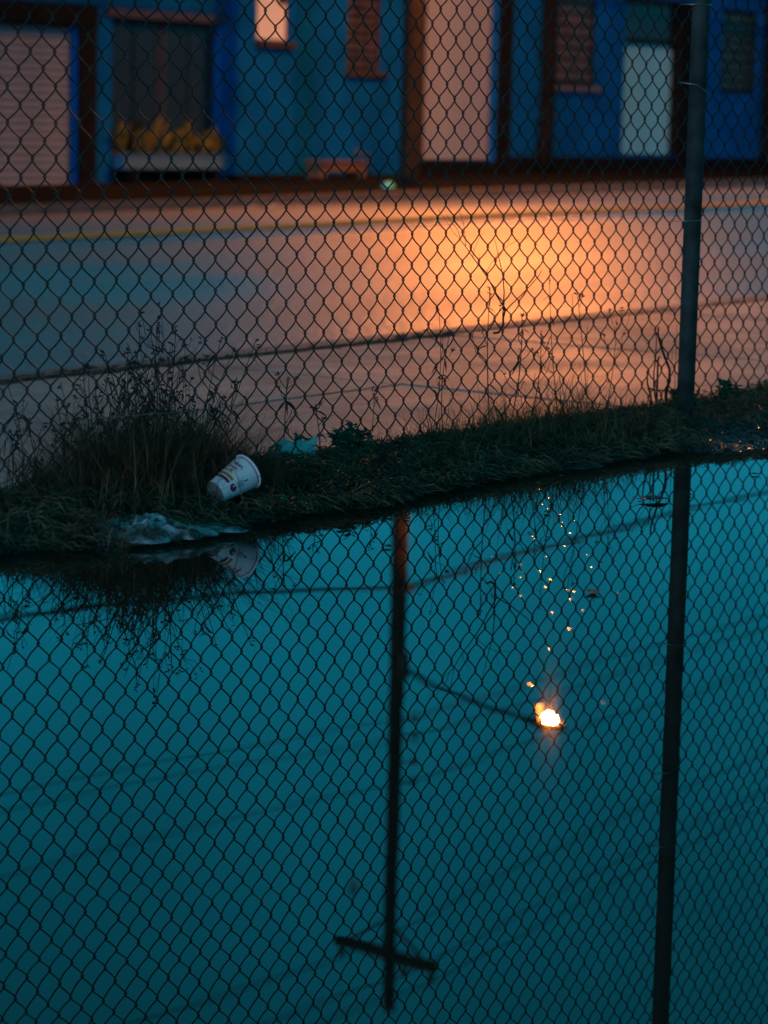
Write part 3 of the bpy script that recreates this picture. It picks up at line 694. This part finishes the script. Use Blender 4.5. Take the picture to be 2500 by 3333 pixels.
# tall dead weed stalks, each its own plant
def weed(s_, n_, h, lean, seed_top=True):
    b = MB(); z = gz(s_, n_) - .01; pts = []; k = 8; cs = rnd(-1, 1) * .02; cn = rnd(-1, 1) * .02
    for i in range(k + 1):
        t_ = i / k; pts.append((s_ + lean[0] * h * t_ ** 1.4 + cs * math.sin(t_ * 3), n_ + lean[1] * h * t_ ** 1.4 + cn * math.sin(t_ * 2.6), z + h * t_))
    r = rnd(.0011, .0024); b.tube(pts, [lerp(r, r * .5, i / k) for i in range(k + 1)], 4)
    def head(p, L, d):
        for q in range(random.randint(3, 6)):
            a = rnd(0, 6.283); ax = Vector((math.cos(a) * .8, math.sin(a) * .8, rnd(.1, 1))).normalized(); sd = ax.orthogonal().normalized()
            b.leaf(Vector(p) + Vector(d) * rnd(0, L), ax, sd, rnd(.006, .013), rnd(.004, .008), .2, 2)
    if seed_top: head(pts[-1], .02, (0, 0, -1))
    for q in range(random.randint(2, 6)):
        i = random.randint(3, k - 1); p = Vector(pts[i]); a = rnd(0, 6.283); L = rnd(.03, .10) * h / .3
        e = p + Vector((math.cos(a) * L * .6, math.sin(a) * L * .3, L * rnd(.3, 1)))
        mid = p.lerp(e, .5) + Vector((math.cos(a) * L * .15, 0, -L * .05))
        b.tube([p, mid, e], [r * .6, r * .5, r * .4], 3)
        if random.random() < .7: head(e, .01, (0, 0, -1))
    # withered leaves on the stalk
    for q in range(random.randint(2, 5)):
        p = pts[random.randint(1, k - 1)]; a = rnd(0, 6.283); ax = Vector((math.cos(a), math.sin(a), rnd(-.6, .3))).normalized(); b.leaf(p, ax, ax.orthogonal().normalized(), rnd(.015, .04), rnd(.004, .008), .8, 3)
    return b.build('dead_weed', M['weed'], None, (s_, n_, z))
for i in range(80):
    s_ = rnd(3.86, 4.50) if i % 2 else rnd(4.1, 4.42); n_ = rnd(3.92, 4.10); h = interp(s_, [(3.8, .2), (4.1, .3), (4.33, .42), (4.5, .2)]) * rnd(.4, 1.0)
    tag(weed(s_, n_, h, (rnd(-.45, .45), rnd(-.12, .12))), 'thin dark dead weed stalk in the tall clump behind the printed cup', 'weed', 'dead weed stalks in the tall clump')
for i, (s_, h, ln) in enumerate(((3.72, .30, .03), (3.77, .22, .3), (3.80, .26, -.15), (3.70, .16, .5))):
    tag(weed(s_, 3.97, h, (ln, 0), False), 'bare dead stalk at the left edge of the picture by the fence', 'weed', 'bare stalks at the left edge')
for i, (s_, h, ln) in enumerate(((4.72, .22, .08), (4.86, .15, -.1), (5.05, .17, .1), (5.30, .36, .02), (5.36, .30, .06), (5.56, .40, -.02), (5.64, .33, .1), (5.72, .28, .15), (5.88, .42, -.15), (6.02, .38, -.2), (6.10, .3, .1))):
    tag(weed(s_, 4.03, h, (ln, .0)), 'thin wispy grass stalk against the orange lit pavement', 'weed', 'thin wispy stalks before the orange pavement')
# leafy green weed beside the crushed cup
def leafy(s_, n_, h, k, name, label):
    b = MB(); z = gz(s_, n_) - .005
    for q in range(k):
        a = rnd(0, 6.283); d = Vector((math.cos(a) * .45, math.sin(a) * .3, 1)).normalized(); hh = h * rnd(.5, 1); base = Vector((s_ + rnd(-.03, .03), n_ + rnd(-.03, .03), z)); tip = base + d * hh
        b.tube([base, base.lerp(tip, .5), tip], [.002, .0016, .001], 4)
        for j in range(14):
            p = base.lerp(tip, rnd(.25, 1)); a2 = rnd(0, 6.283); ax = Vector((math.cos(a2), math.sin(a2), rnd(.1, .9))).normalized(); b.leaf(p, ax, ax.orthogonal().normalized(), rnd(.02, .04), rnd(.006, .012), .3, 3)
    return tag(b.build(name, M['cover'], None, (s_, n_, z)), label, 'plant')
leafy(4.90, 3.98, .10, 14, 'leafy_weed', 'dense bushy green weed right of the crushed cup')
leafy(4.80, 4.07, .105, 6, 'leafy_weed', 'small green leafy weed just behind the crushed cup')
leafy(6.72, 4.0, .075, 10, 'leafy_weed', 'low green weed right of the fence post')
leafy(6.52, 4.03, .07, 8, 'leafy_weed', 'low green weed at the foot of the fence post')
leafy(7.0, 4.02, .06, 9, 'leafy_weed', 'low green weed at the right edge of the picture')
# dead branch caught in the mesh: fork of thin twigs
def pxy(x, y, n):       # a point on the plane n = const seen at photo pixel x, y (used to lay out the branch outline)
    d = F_ + R_ * ((x - 1250) / 8530) - U_ * ((y - 1666.5) / 8530); k_ = n / d.dot(Nv); p = d * k_
    return (p.dot(Sv), n, CAM_H + p.z)
tw = lambda pts, n0, dn: [(lambda q: (q[0], q[1], q[2]))(pxy(1400 + x / 3.318, 680 + y / 3.318, n0 + dn * i / max(1, len(pts) - 1))) for i, (x, y) in enumerate(pts)]
b0 = tw([(690, 1340), (740, 1335), (790, 1260), (790, 1170), (810, 1105)], 3.965, .02)
tb = thing('dead_branch', 'forked dead branch caught in the fence before the orange glow', 'branch', b0[0])
def tpart(pts, r0, r1, name='twig'):
    b = MB(); b.tube(pts, [.85 * lerp(r0, r1, i / (len(pts) - 1)) for i in range(len(pts))], 6); b.build(name, M['twig'], tb, b0[0], True)
tpart(b0, .0036, .0032, 'stem')
tpart(tw([(810, 1105), (790, 1050), (715, 930), (670, 830), (600, 710), (520, 600), (460, 520), (380, 400), (330, 340), (310, 260), (280, 200), (170, 60)], 3.985, .05), .0026, .0007)
tpart(tw([(785, 1160), (800, 900), (790, 740), (760, 600), (730, 470), (700, 330)], 3.98, -.06), .0022, .0007)
tpart(tw([(810, 1105), (870, 1040), (975, 940), (1090, 820), (1170, 730), (1210, 650)], 3.985, .03), .0022, .0012)
tpart(tw([(600, 710), (640, 620), (730, 490), (850, 390), (940, 340), (1060, 310)], 4.01, .05), .0011, .0006)
tpart(tw([(460, 520), (480, 430), (520, 340), (580, 250)], 4.02, .04), .0010, .0005)
tpart(tw([(385, 400), (380, 300), (360, 150), (330, 60), (310, 0)], 4.03, .03), .0010, .0005)
tpart(tw([(840, 380), (890, 200)], 4.045, .01), .0007, .0004)
tpart(tw([(330, 340), (250, 250), (150, 90), (80, 0)], 4.03, .04), .0008, .0004)
tpart(tw([(520, 600), (535, 590), (530, 480)], 4.01, .01), .0007, .0004)
# cut woody shrub at the foot of the post
tw2 = lambda pts, n0, dn=0: [pxy(1950 + x / 5.267, 1040 + y / 5.267, n0 + dn * i / max(1, len(pts) - 1)) for i, (x, y) in enumerate(pts)]
bs = pxy(1950 + 1000 / 5.267, 1040 + 1560 / 5.267, 4.02)
tb = thing('cut_shrub', 'dark cut woody shrub stems left of the fence post', 'shrub', bs); b0 = [bs]
for pts, n0, dn, r0, r1 in (([(960, 1600), (985, 1400), (1000, 1100), (1010, 700), (1030, 640)], 4.03, .01, .0042, .0034), ([(1140, 1600), (1150, 1250), (1210, 1050), (1210, 850), (1130, 650), (1060, 450), (1010, 250), (1020, 130)], 4.04, -.03, .0062, .0030),
    ([(930, 1600), (880, 1280), (830, 1100), (825, 880)], 4.0, -.01, .0040, .0026), ([(840, 1170), (950, 1210), (1180, 1220)], 4.02, .02, .0028, .0028), ([(1000, 1600), (940, 1150), (940, 900), (970, 700), (985, 300), (970, 200)], 4.05, .01, .0032, .0014),
    ([(940, 560), (880, 480), (800, 380), (720, 230), (680, 60)], 4.05, .02, .0010, .0005), ([(990, 300), (930, 180), (860, 60)], 4.06, .0, .0010, .0006), ([(1290, 1600), (1300, 1000), (1320, 500), (1340, 80)], 4.04, .0, .0014, .0008), ([(1250, 900), (1255, 450)], 4.05, 0, .0008, .0005)):
    tpart(tw2(pts, n0, dn), r0, r1, 'stem')
# a long pale grass stem lying across the weeds
b = MB(); a_ = pxy(250, 1368, 3.92); e_ = pxy(620, 1338, 3.93); b.tube([a_, ((a_[0] + e_[0]) / 2, 3.92, (a_[2] + e_[2]) / 2 + .002), e_], .0011, 5)
tag(b.build('straw', M['leaf_pale'], None, a_), 'long pale straw lying across the tall weed clump', 'straw')
for (x0, y0, x1, y1, n_) in ((215, 1620, 340, 1710, 3.80), (270, 1632, 335, 1702, 3.79)):
    a_ = pxy(x0, y0, n_ + .05); e_ = pxy(x1, y1, n_ - .03); b = MB(); b.tube([a_, e_], .0014, 5); tag(b.build('straw', M['leaf_brown'], None, a_), 'brown stalk lying on the bank at the left', 'straw', 'brown stalks lying on the left bank')

# ------------------------------------------------------------------ litter
def cup(name, label, base, axis, toward, r0, r1, L, printed, crush=0, mats=('paper', 'cup_base')):
    org = base; c = thing(name, label, 'cup', org); a = axis.normalized(); u = (toward - a * toward.dot(a)).normalized(); v = a.cross(u)
    base = Vector(base)
    def P_(t_, ph, dr=0):
        r = lerp(r0, r1, t_) + dr; k_ = 1 - crush * (.5 + .5 * math.cos(2 * ph + 1)) * (.4 + .6 * t_)
        return base + a * L * t_ + (u * math.cos(ph) * k_ + v * math.sin(ph)) * r + Vector((nz(t_ * 3, ph), nz(t_ * 3 + 5, ph), nz(t_ * 3 + 9, ph))) * crush * .05 + a * nz(t_ * 6, ph * 2, 3) * crush * .03
    K = 40
    b = MB()
    for j in range(9):
        for q in range(K): b.v.append(tuple(P_(j / 8, q * 2 * math.pi / K)))
    for j in range(9):
        for q in range(K): b.v.append(tuple(P_(j / 8, q * 2 * math.pi / K, -.0009)))
    for j in range(8):
        for q in range(K):
            q2 = (q + 1) % K
            b.f += [(j * K + q, j * K + q2, (j + 1) * K + q2, (j + 1) * K + q), (9 * K + j * K + q2, 9 * K + j * K + q, 9 * K + (j + 1) * K + q, 9 * K + (j + 1) * K + q2)]
    b.build('sleeve', M[mats[0]], c, org, True)
    b = MB(); b.tube([P_(1, q * 2 * math.pi / K, .0006) for q in range(K + 1)], .0017, 7, False); b.build('rim', M[mats[0]], c, org, True)
    b = MB(); i = 0; b.v = [tuple(P_(.045, q * 2 * math.pi / K, -.001)) for q in range(K)]; b.f = [tuple(range(K))]; b.build('base', M[mats[1]], c, org)
    b = MB(); b.tube([P_(.004, q * 2 * math.pi / K, -.0004) for q in range(K + 1)], .0009, 5, False); b.build('base_rim', M['leaf_pale'], c, org, True)
    def band(t0, t1, p0, p1, m_, nm, dr=.0004, k=24):
        b = MB()
        for q in range(k + 1):
            for t_ in (t0, (t0 + t1) / 2, t1):
                b.v.append(tuple(P_(t_, lerp(p0, p1, q / k), dr)))
        b.f = [(3 * q + j, 3 * q + 3 + j, 3 * q + 4 + j, 3 * q + 1 + j) for q in range(k) for j in (0, 1)]
        b.build(nm, M[m_], c, org)
    if printed:
        R = math.radians
        band(.335, .405, R(-130), R(0), 'orange', 'stripe'); band(.225, .295, R(-130), R(-2), 'purple', 'stripe')
        dg = bpy.context.evaluated_depsgraph_get()
        for txt, t_, ph_end, m_, size in (('rekan,', .70, -14, 'purple', .0125), ('boont', .585, -24, 'orange', .0125), ('Lsch.', .465, -27, 'orange', .0125)):
            cu = bpy.data.curves.new('txt', 'FONT'); cu.body = txt; cu.size = size; cu.offset = .0003
            ob_ = bpy.data.objects.new('txt', cu); col.objects.link(ob_); bpy.context.view_layer.update()
            me = ob_.evaluated_get(bpy.context.evaluated_depsgraph_get()).to_mesh(); xs = [q.co.x for q in me.vertices]; xm = max(xs)
            b = MB(); rr = lerp(r0, r1, t_)
            b.v = [tuple(P_(t_ + q.co.y / L, R(ph_end) + (q.co.x - xm) / rr, .0005)) for q in me.vertices]; b.f = [tuple(p.vertices) for p in me.polygons]
            b.build('lettering', M[m_], c, org); ob_.to_mesh_clear(); bpy.data.objects.remove(ob_)
        for q in range(4): band(.40, .58, R(18 + q * 6), R(20.5 + q * 6), 'faded', 'fine_print', .0004, 2)
        band(.60, .70, R(24), R(30), 'faded', 'fine_print', .0004, 2)
        # dark blot
        b = MB(); kk = 14
        b.v = [tuple(P_(.30 + .075 * math.sin(q * 6.283 / kk) * rnd(.7, 1.2), R(28) + .30 * math.cos(q * 6.283 / kk) * rnd(.7, 1.2), .0006)) for q in range(kk)]; b.f = [tuple(range(kk))]; b.build('blot', M['purple'], c, org)
        band(.93, .955, R(-95), R(60), 'faded', 'rim_line')
    return c
cam_dir = Vector((-F_.dot(Sv), -F_.dot(Nv), -F_.z))
ax = R_ * .70 + U_ * .475 + F_ * .53; ax = Vector((ax.dot(Sv), ax.dot(Nv), ax.z))
cb = pxy(700, 1603, 3.76)
cup('printed_cup', 'white paper cup with orange and purple print lying in the grass', cb, ax, cam_dir, .026, .0395, .097, True)
ax2 = R_ * .97 + U_ * .04 + F_ * .05; ax2 = Vector((ax2.dot(Sv), ax2.dot(Nv), ax2.z)); cb = (4.675, 4.01, .078)
cup('crushed_cup', 'crushed pale paper cup half hidden in grass behind the fence', cb, ax2, cam_dir, .022, .034, .09, None, .35, ('paper_warm', 'cup_base'))
# crumpled clear plastic bag at the water's edge
def crumple(name, label, cat, c, L, D, H, m_, seed, res=34, rotk=0.):
    b = MB(); ca, sa = math.cos(rotk), math.sin(rotk)
    for j in range(res // 2 + 1):
        for i in range(res + 1):
            u_ = i / res - .5; v_ = j / (res // 2) - .5; e = max(0, 1 - (2 * abs(u_)) ** 3) * max(0, 1 - (2 * abs(v_)) ** 3)
            ed = 1 + .35 * nz(u_ * 6 + seed, 2 * v_)
            x = u_ * L * (1 + .12 * nz(v_ * 5, seed)); y = v_ * D * ed
            h = H * e ** .6 * (.35 + .5 * nz(u_ * 4, v_ * 3, seed) + .45 * (1 - 2.2 * abs(nz(u_ * 6 + 3, v_ * 5, seed + 2))) + .45 * abs(nz(u_ * 11, v_ * 8, seed + 4)) + .25 * abs(nz(u_ * 23, v_ * 17, seed + 7))) * (1 - .7 * sm(-.15, .2, u_))
            b.v.append((c[0] + x * ca - y * sa + .006 * nz(v_ * 14, u_ * 14, seed), c[1] + x * sa + y * ca, c[2] + max(.001, h)))
    k = res + 1; b.f = [(j * k + i, j * k + i + 1, (j + 1) * k + i + 1, (j + 1) * k + i) for j in range(res // 2) for i in range(res)]
    return tag(b.build(name, M[m_], None, c, False), label, cat)
crumple('plastic_bag', 'crumpled clear plastic bag at the water edge below the cup', 'bag', (3.93, 3.665, .010), .30, .20, .04, 'plastic', 3.0, 52, -.05)
crumple('plastic_scrap', 'small torn pale plastic scrap left of the printed cup', 'scrap', (4.245, 3.80, gz(4.245, 3.80) + .012), .035, .025, .012, 'foam', 9, 10)
crumple('plastic_scrap', 'torn pale plastic scrap just below the printed cup rim', 'scrap', (4.40, 3.75, gz(4.40, 3.75) + .014), .05, .02, .012, 'foam', 11, 12, .5)
crumple('plastic_scrap', 'tiny pale scrap on the bank at the far left', 'scrap', (3.86, 3.87, gz(3.86, 3.87) + .012), .032, .016, .008, 'plastic', 13, 10)
crumple('plastic_scrap', 'pale blue paper scrap at the waterline in the middle of the bank', 'scrap', (5.08, 3.735, .006), .04, .016, .008, 'foam', 15, 10)
# leaves
def fallen_leaf(s_, n_, z, L, m_, label, group=None, rot=None, curl=.5, lobe=.18):
    b = MB(); a = rnd(0, 6.283) if rot is None else rot; ca, sa = math.cos(a), math.sin(a); k = 10
    for i in range(k + 1):
        t_ = i / k; ww = .32 * L * math.sin(math.pi * min(1, t_ * 1.02)) ** .7 * (1 + lobe * math.sin(t_ * 22))
        for q in (-1, -.5, 0, .5, 1):
            x = (t_ - .5) * L; y = q * ww; h = curl * L * (.30 * q * q * math.sin(math.pi * t_) + .25 * (t_ - .5) ** 2) + .004 * abs(nz(t_ * 5 + a, q * 2))
            b.v.append((s_ + x * ca - y * sa, n_ + x * sa + y * ca, z + h))
    b.f = [(i * 5 + q, (i + 1) * 5 + q, (i + 1) * 5 + q + 1, i * 5 + q + 1) for i in range(k) for q in range(4)]
    b.tube([(s_ - .5 * L * ca, n_ - .5 * L * sa, z + .002), (s_ - .75 * L * ca, n_ - .75 * L * sa, z + .008)], .0009, 4)
    return tag(b.build('fallen_leaf', M[m_], None, (s_, n_, z), True), label, 'leaf', group)
fallen_leaf(5.135, 3.245, .004, .075, 'leaf_red', 'glossy dark red leaf floating beside the reflected post', rot=-.6, curl=.28, lobe=.22)
fallen_leaf(3.748, 3.74, .012, .085, 'leaf_pale', 'pale dead leaf at the waterline on the left bank', rot=.3, curl=.6)
for i in range(40):
    s_ = rnd(3.7, 7.2); n_ = rnd(shore(s_) + .03, 4.08)
    fallen_leaf(s_, n_, gz(s_, n_) + rnd(.006, .022), rnd(.022, .05), 'leaf_brown', 'small brown dead leaf among the grass on the bank', 'brown dead leaves on the bank', curl=rnd(.3, 1.2))
fallen_leaf(4.016, 2.665, .002, .045, 'leaf_pale', 'pale leaf floating alone right of the reflected pole', rot=.65, curl=.35)
fallen_leaf(2.248, 1.803, .002, .02, 'leaf_brown', 'tiny leaf floating in the lowest part of the puddle', rot=.65, curl=.4)
for i in range(14):
    s_ = rnd(3.6, 6.8); n_ = shore(s_) - rnd(.05, .6) ** 1.3
    fallen_leaf(s_, n_, .002, rnd(.012, .028), 'leaf_brown', 'tiny brown leaf floating on the puddle near the bank', 'tiny leaves floating near the bank', curl=rnd(.2, .6))
# bubbles floating on the puddle
BUB = [(4.495, 3.143), (4.471, 3.12), (4.35, 3.141), (4.119, 2.899), (4.058, 2.863), (4.087, 2.811), (4.011, 2.769), (4.015, 2.72), (4.01, 2.702), (3.951, 2.804), (3.939, 2.661), (3.807, 2.613), (3.53, 2.425), (4.054, 2.628), (3.945, 2.515), (3.252, 2.13), (4.705, 3.209), (4.747, 3.205), (4.592, 3.109), (3.282, 2.292), (3.276, 2.284), (4.15, 2.88), (4.30, 2.97), (4.22, 3.05), (3.9, 2.75), (4.6, 3.3), (4.9, 3.4), (4.85, 3.35), (5.0, 3.45), (4.75, 3.5), (4.55, 3.55), (5.1, 3.55), (4.44, 3.02), (4.38, 2.92), (4.26, 2.83), (4.18, 2.95), (4.66, 3.18), (4.8, 3.28), (4.07, 2.92), (3.86, 2.58), (3.70, 2.5), (4.33, 3.2), (4.58, 3.42), (5.2, 3.62), (5.35, 3.66), (4.95, 3.58)]
bm_ = None
for i, (s_, n_) in enumerate(BUB):
    if bm_ is None:
        b = MB(); k = 12
        for j in range(5):
            t_ = j / 5 * math.pi / 2
            for q in range(k): b.v.append((math.cos(t_) * math.cos(q * 6.283 / k), math.cos(t_) * math.sin(q * 6.283 / k), math.sin(t_) * .8))
        b.v.append((0, 0, .8))
        for j in range(4): b.f += [(j * k + q, j * k + (q + 1) % k, (j + 1) * k + (q + 1) % k, (j + 1) * k + q) for q in range(k)]
        b.f += [(4 * k + q, 4 * k + (q + 1) % k, 5 * k) for q in range(k)]
        bm_ = b.mesh('water_bubble', (0, 0, 0), True); bm_.materials.append(M['bubble'])
    o = bpy.data.objects.new('water_bubble', bm_); col.objects.link(o); o.location = W(s_, n_, 0); r = rnd(.003, .0058); o.scale = (r, r, r * rnd(.022, .045))
    tag(o, 'tiny glinting bubble floating on the puddle', 'bubble', 'bubbles floating on the puddle')
# wet gravel on the shore right of the post
pb_ = MB()
for i in range(2600):
    s_ = rnd(6.0, 7.6); n_ = rnd(shore(s_) - .03, shore(s_) + .24); z = max(-.003, terrain(s_, n_)); r = rnd(.002, .007)
    i0 = len(pb_.v); k = 5
    for q in range(k): pb_.v.append((s_ + r * math.cos(q * 1.2566) * rnd(.7, 1.2), n_ + r * math.sin(q * 1.2566) * rnd(.7, 1.2), z))
    for q in range(k): pb_.v.append((s_ + r * .7 * math.cos(q * 1.2566), n_ + r * .7 * math.sin(q * 1.2566), z + r * rnd(.4, .8)))
    pb_.f += [(i0 + q, i0 + (q + 1) % k, i0 + k + (q + 1) % k, i0 + k + q) for q in range(k)] + [tuple(i0 + k + q for q in range(k))]
for i in range(700):
    s_ = rnd(3.4, 6.0); n_ = shore(s_) + rnd(-.02, .03); z = max(-.003, terrain(s_, n_)); r = rnd(.002, .005); i0 = len(pb_.v); k = 5
    for q in range(k): pb_.v.append((s_ + r * math.cos(q * 1.2566), n_ + r * math.sin(q * 1.2566) * rnd(.7, 1.2), z))
    for q in range(k): pb_.v.append((s_ + r * .7 * math.cos(q * 1.2566), n_ + r * .7 * math.sin(q * 1.2566), z + r * rnd(.4, .8)))
    pb_.f += [(i0 + q, i0 + (q + 1) % k, i0 + k + (q + 1) % k, i0 + k + q) for q in range(k)] + [tuple(i0 + k + q for q in range(k))]
tag(pb_.build('gravel', M['pebble']), 'wet glinting gravel along the waterline', 'gravel', kind='stuff')
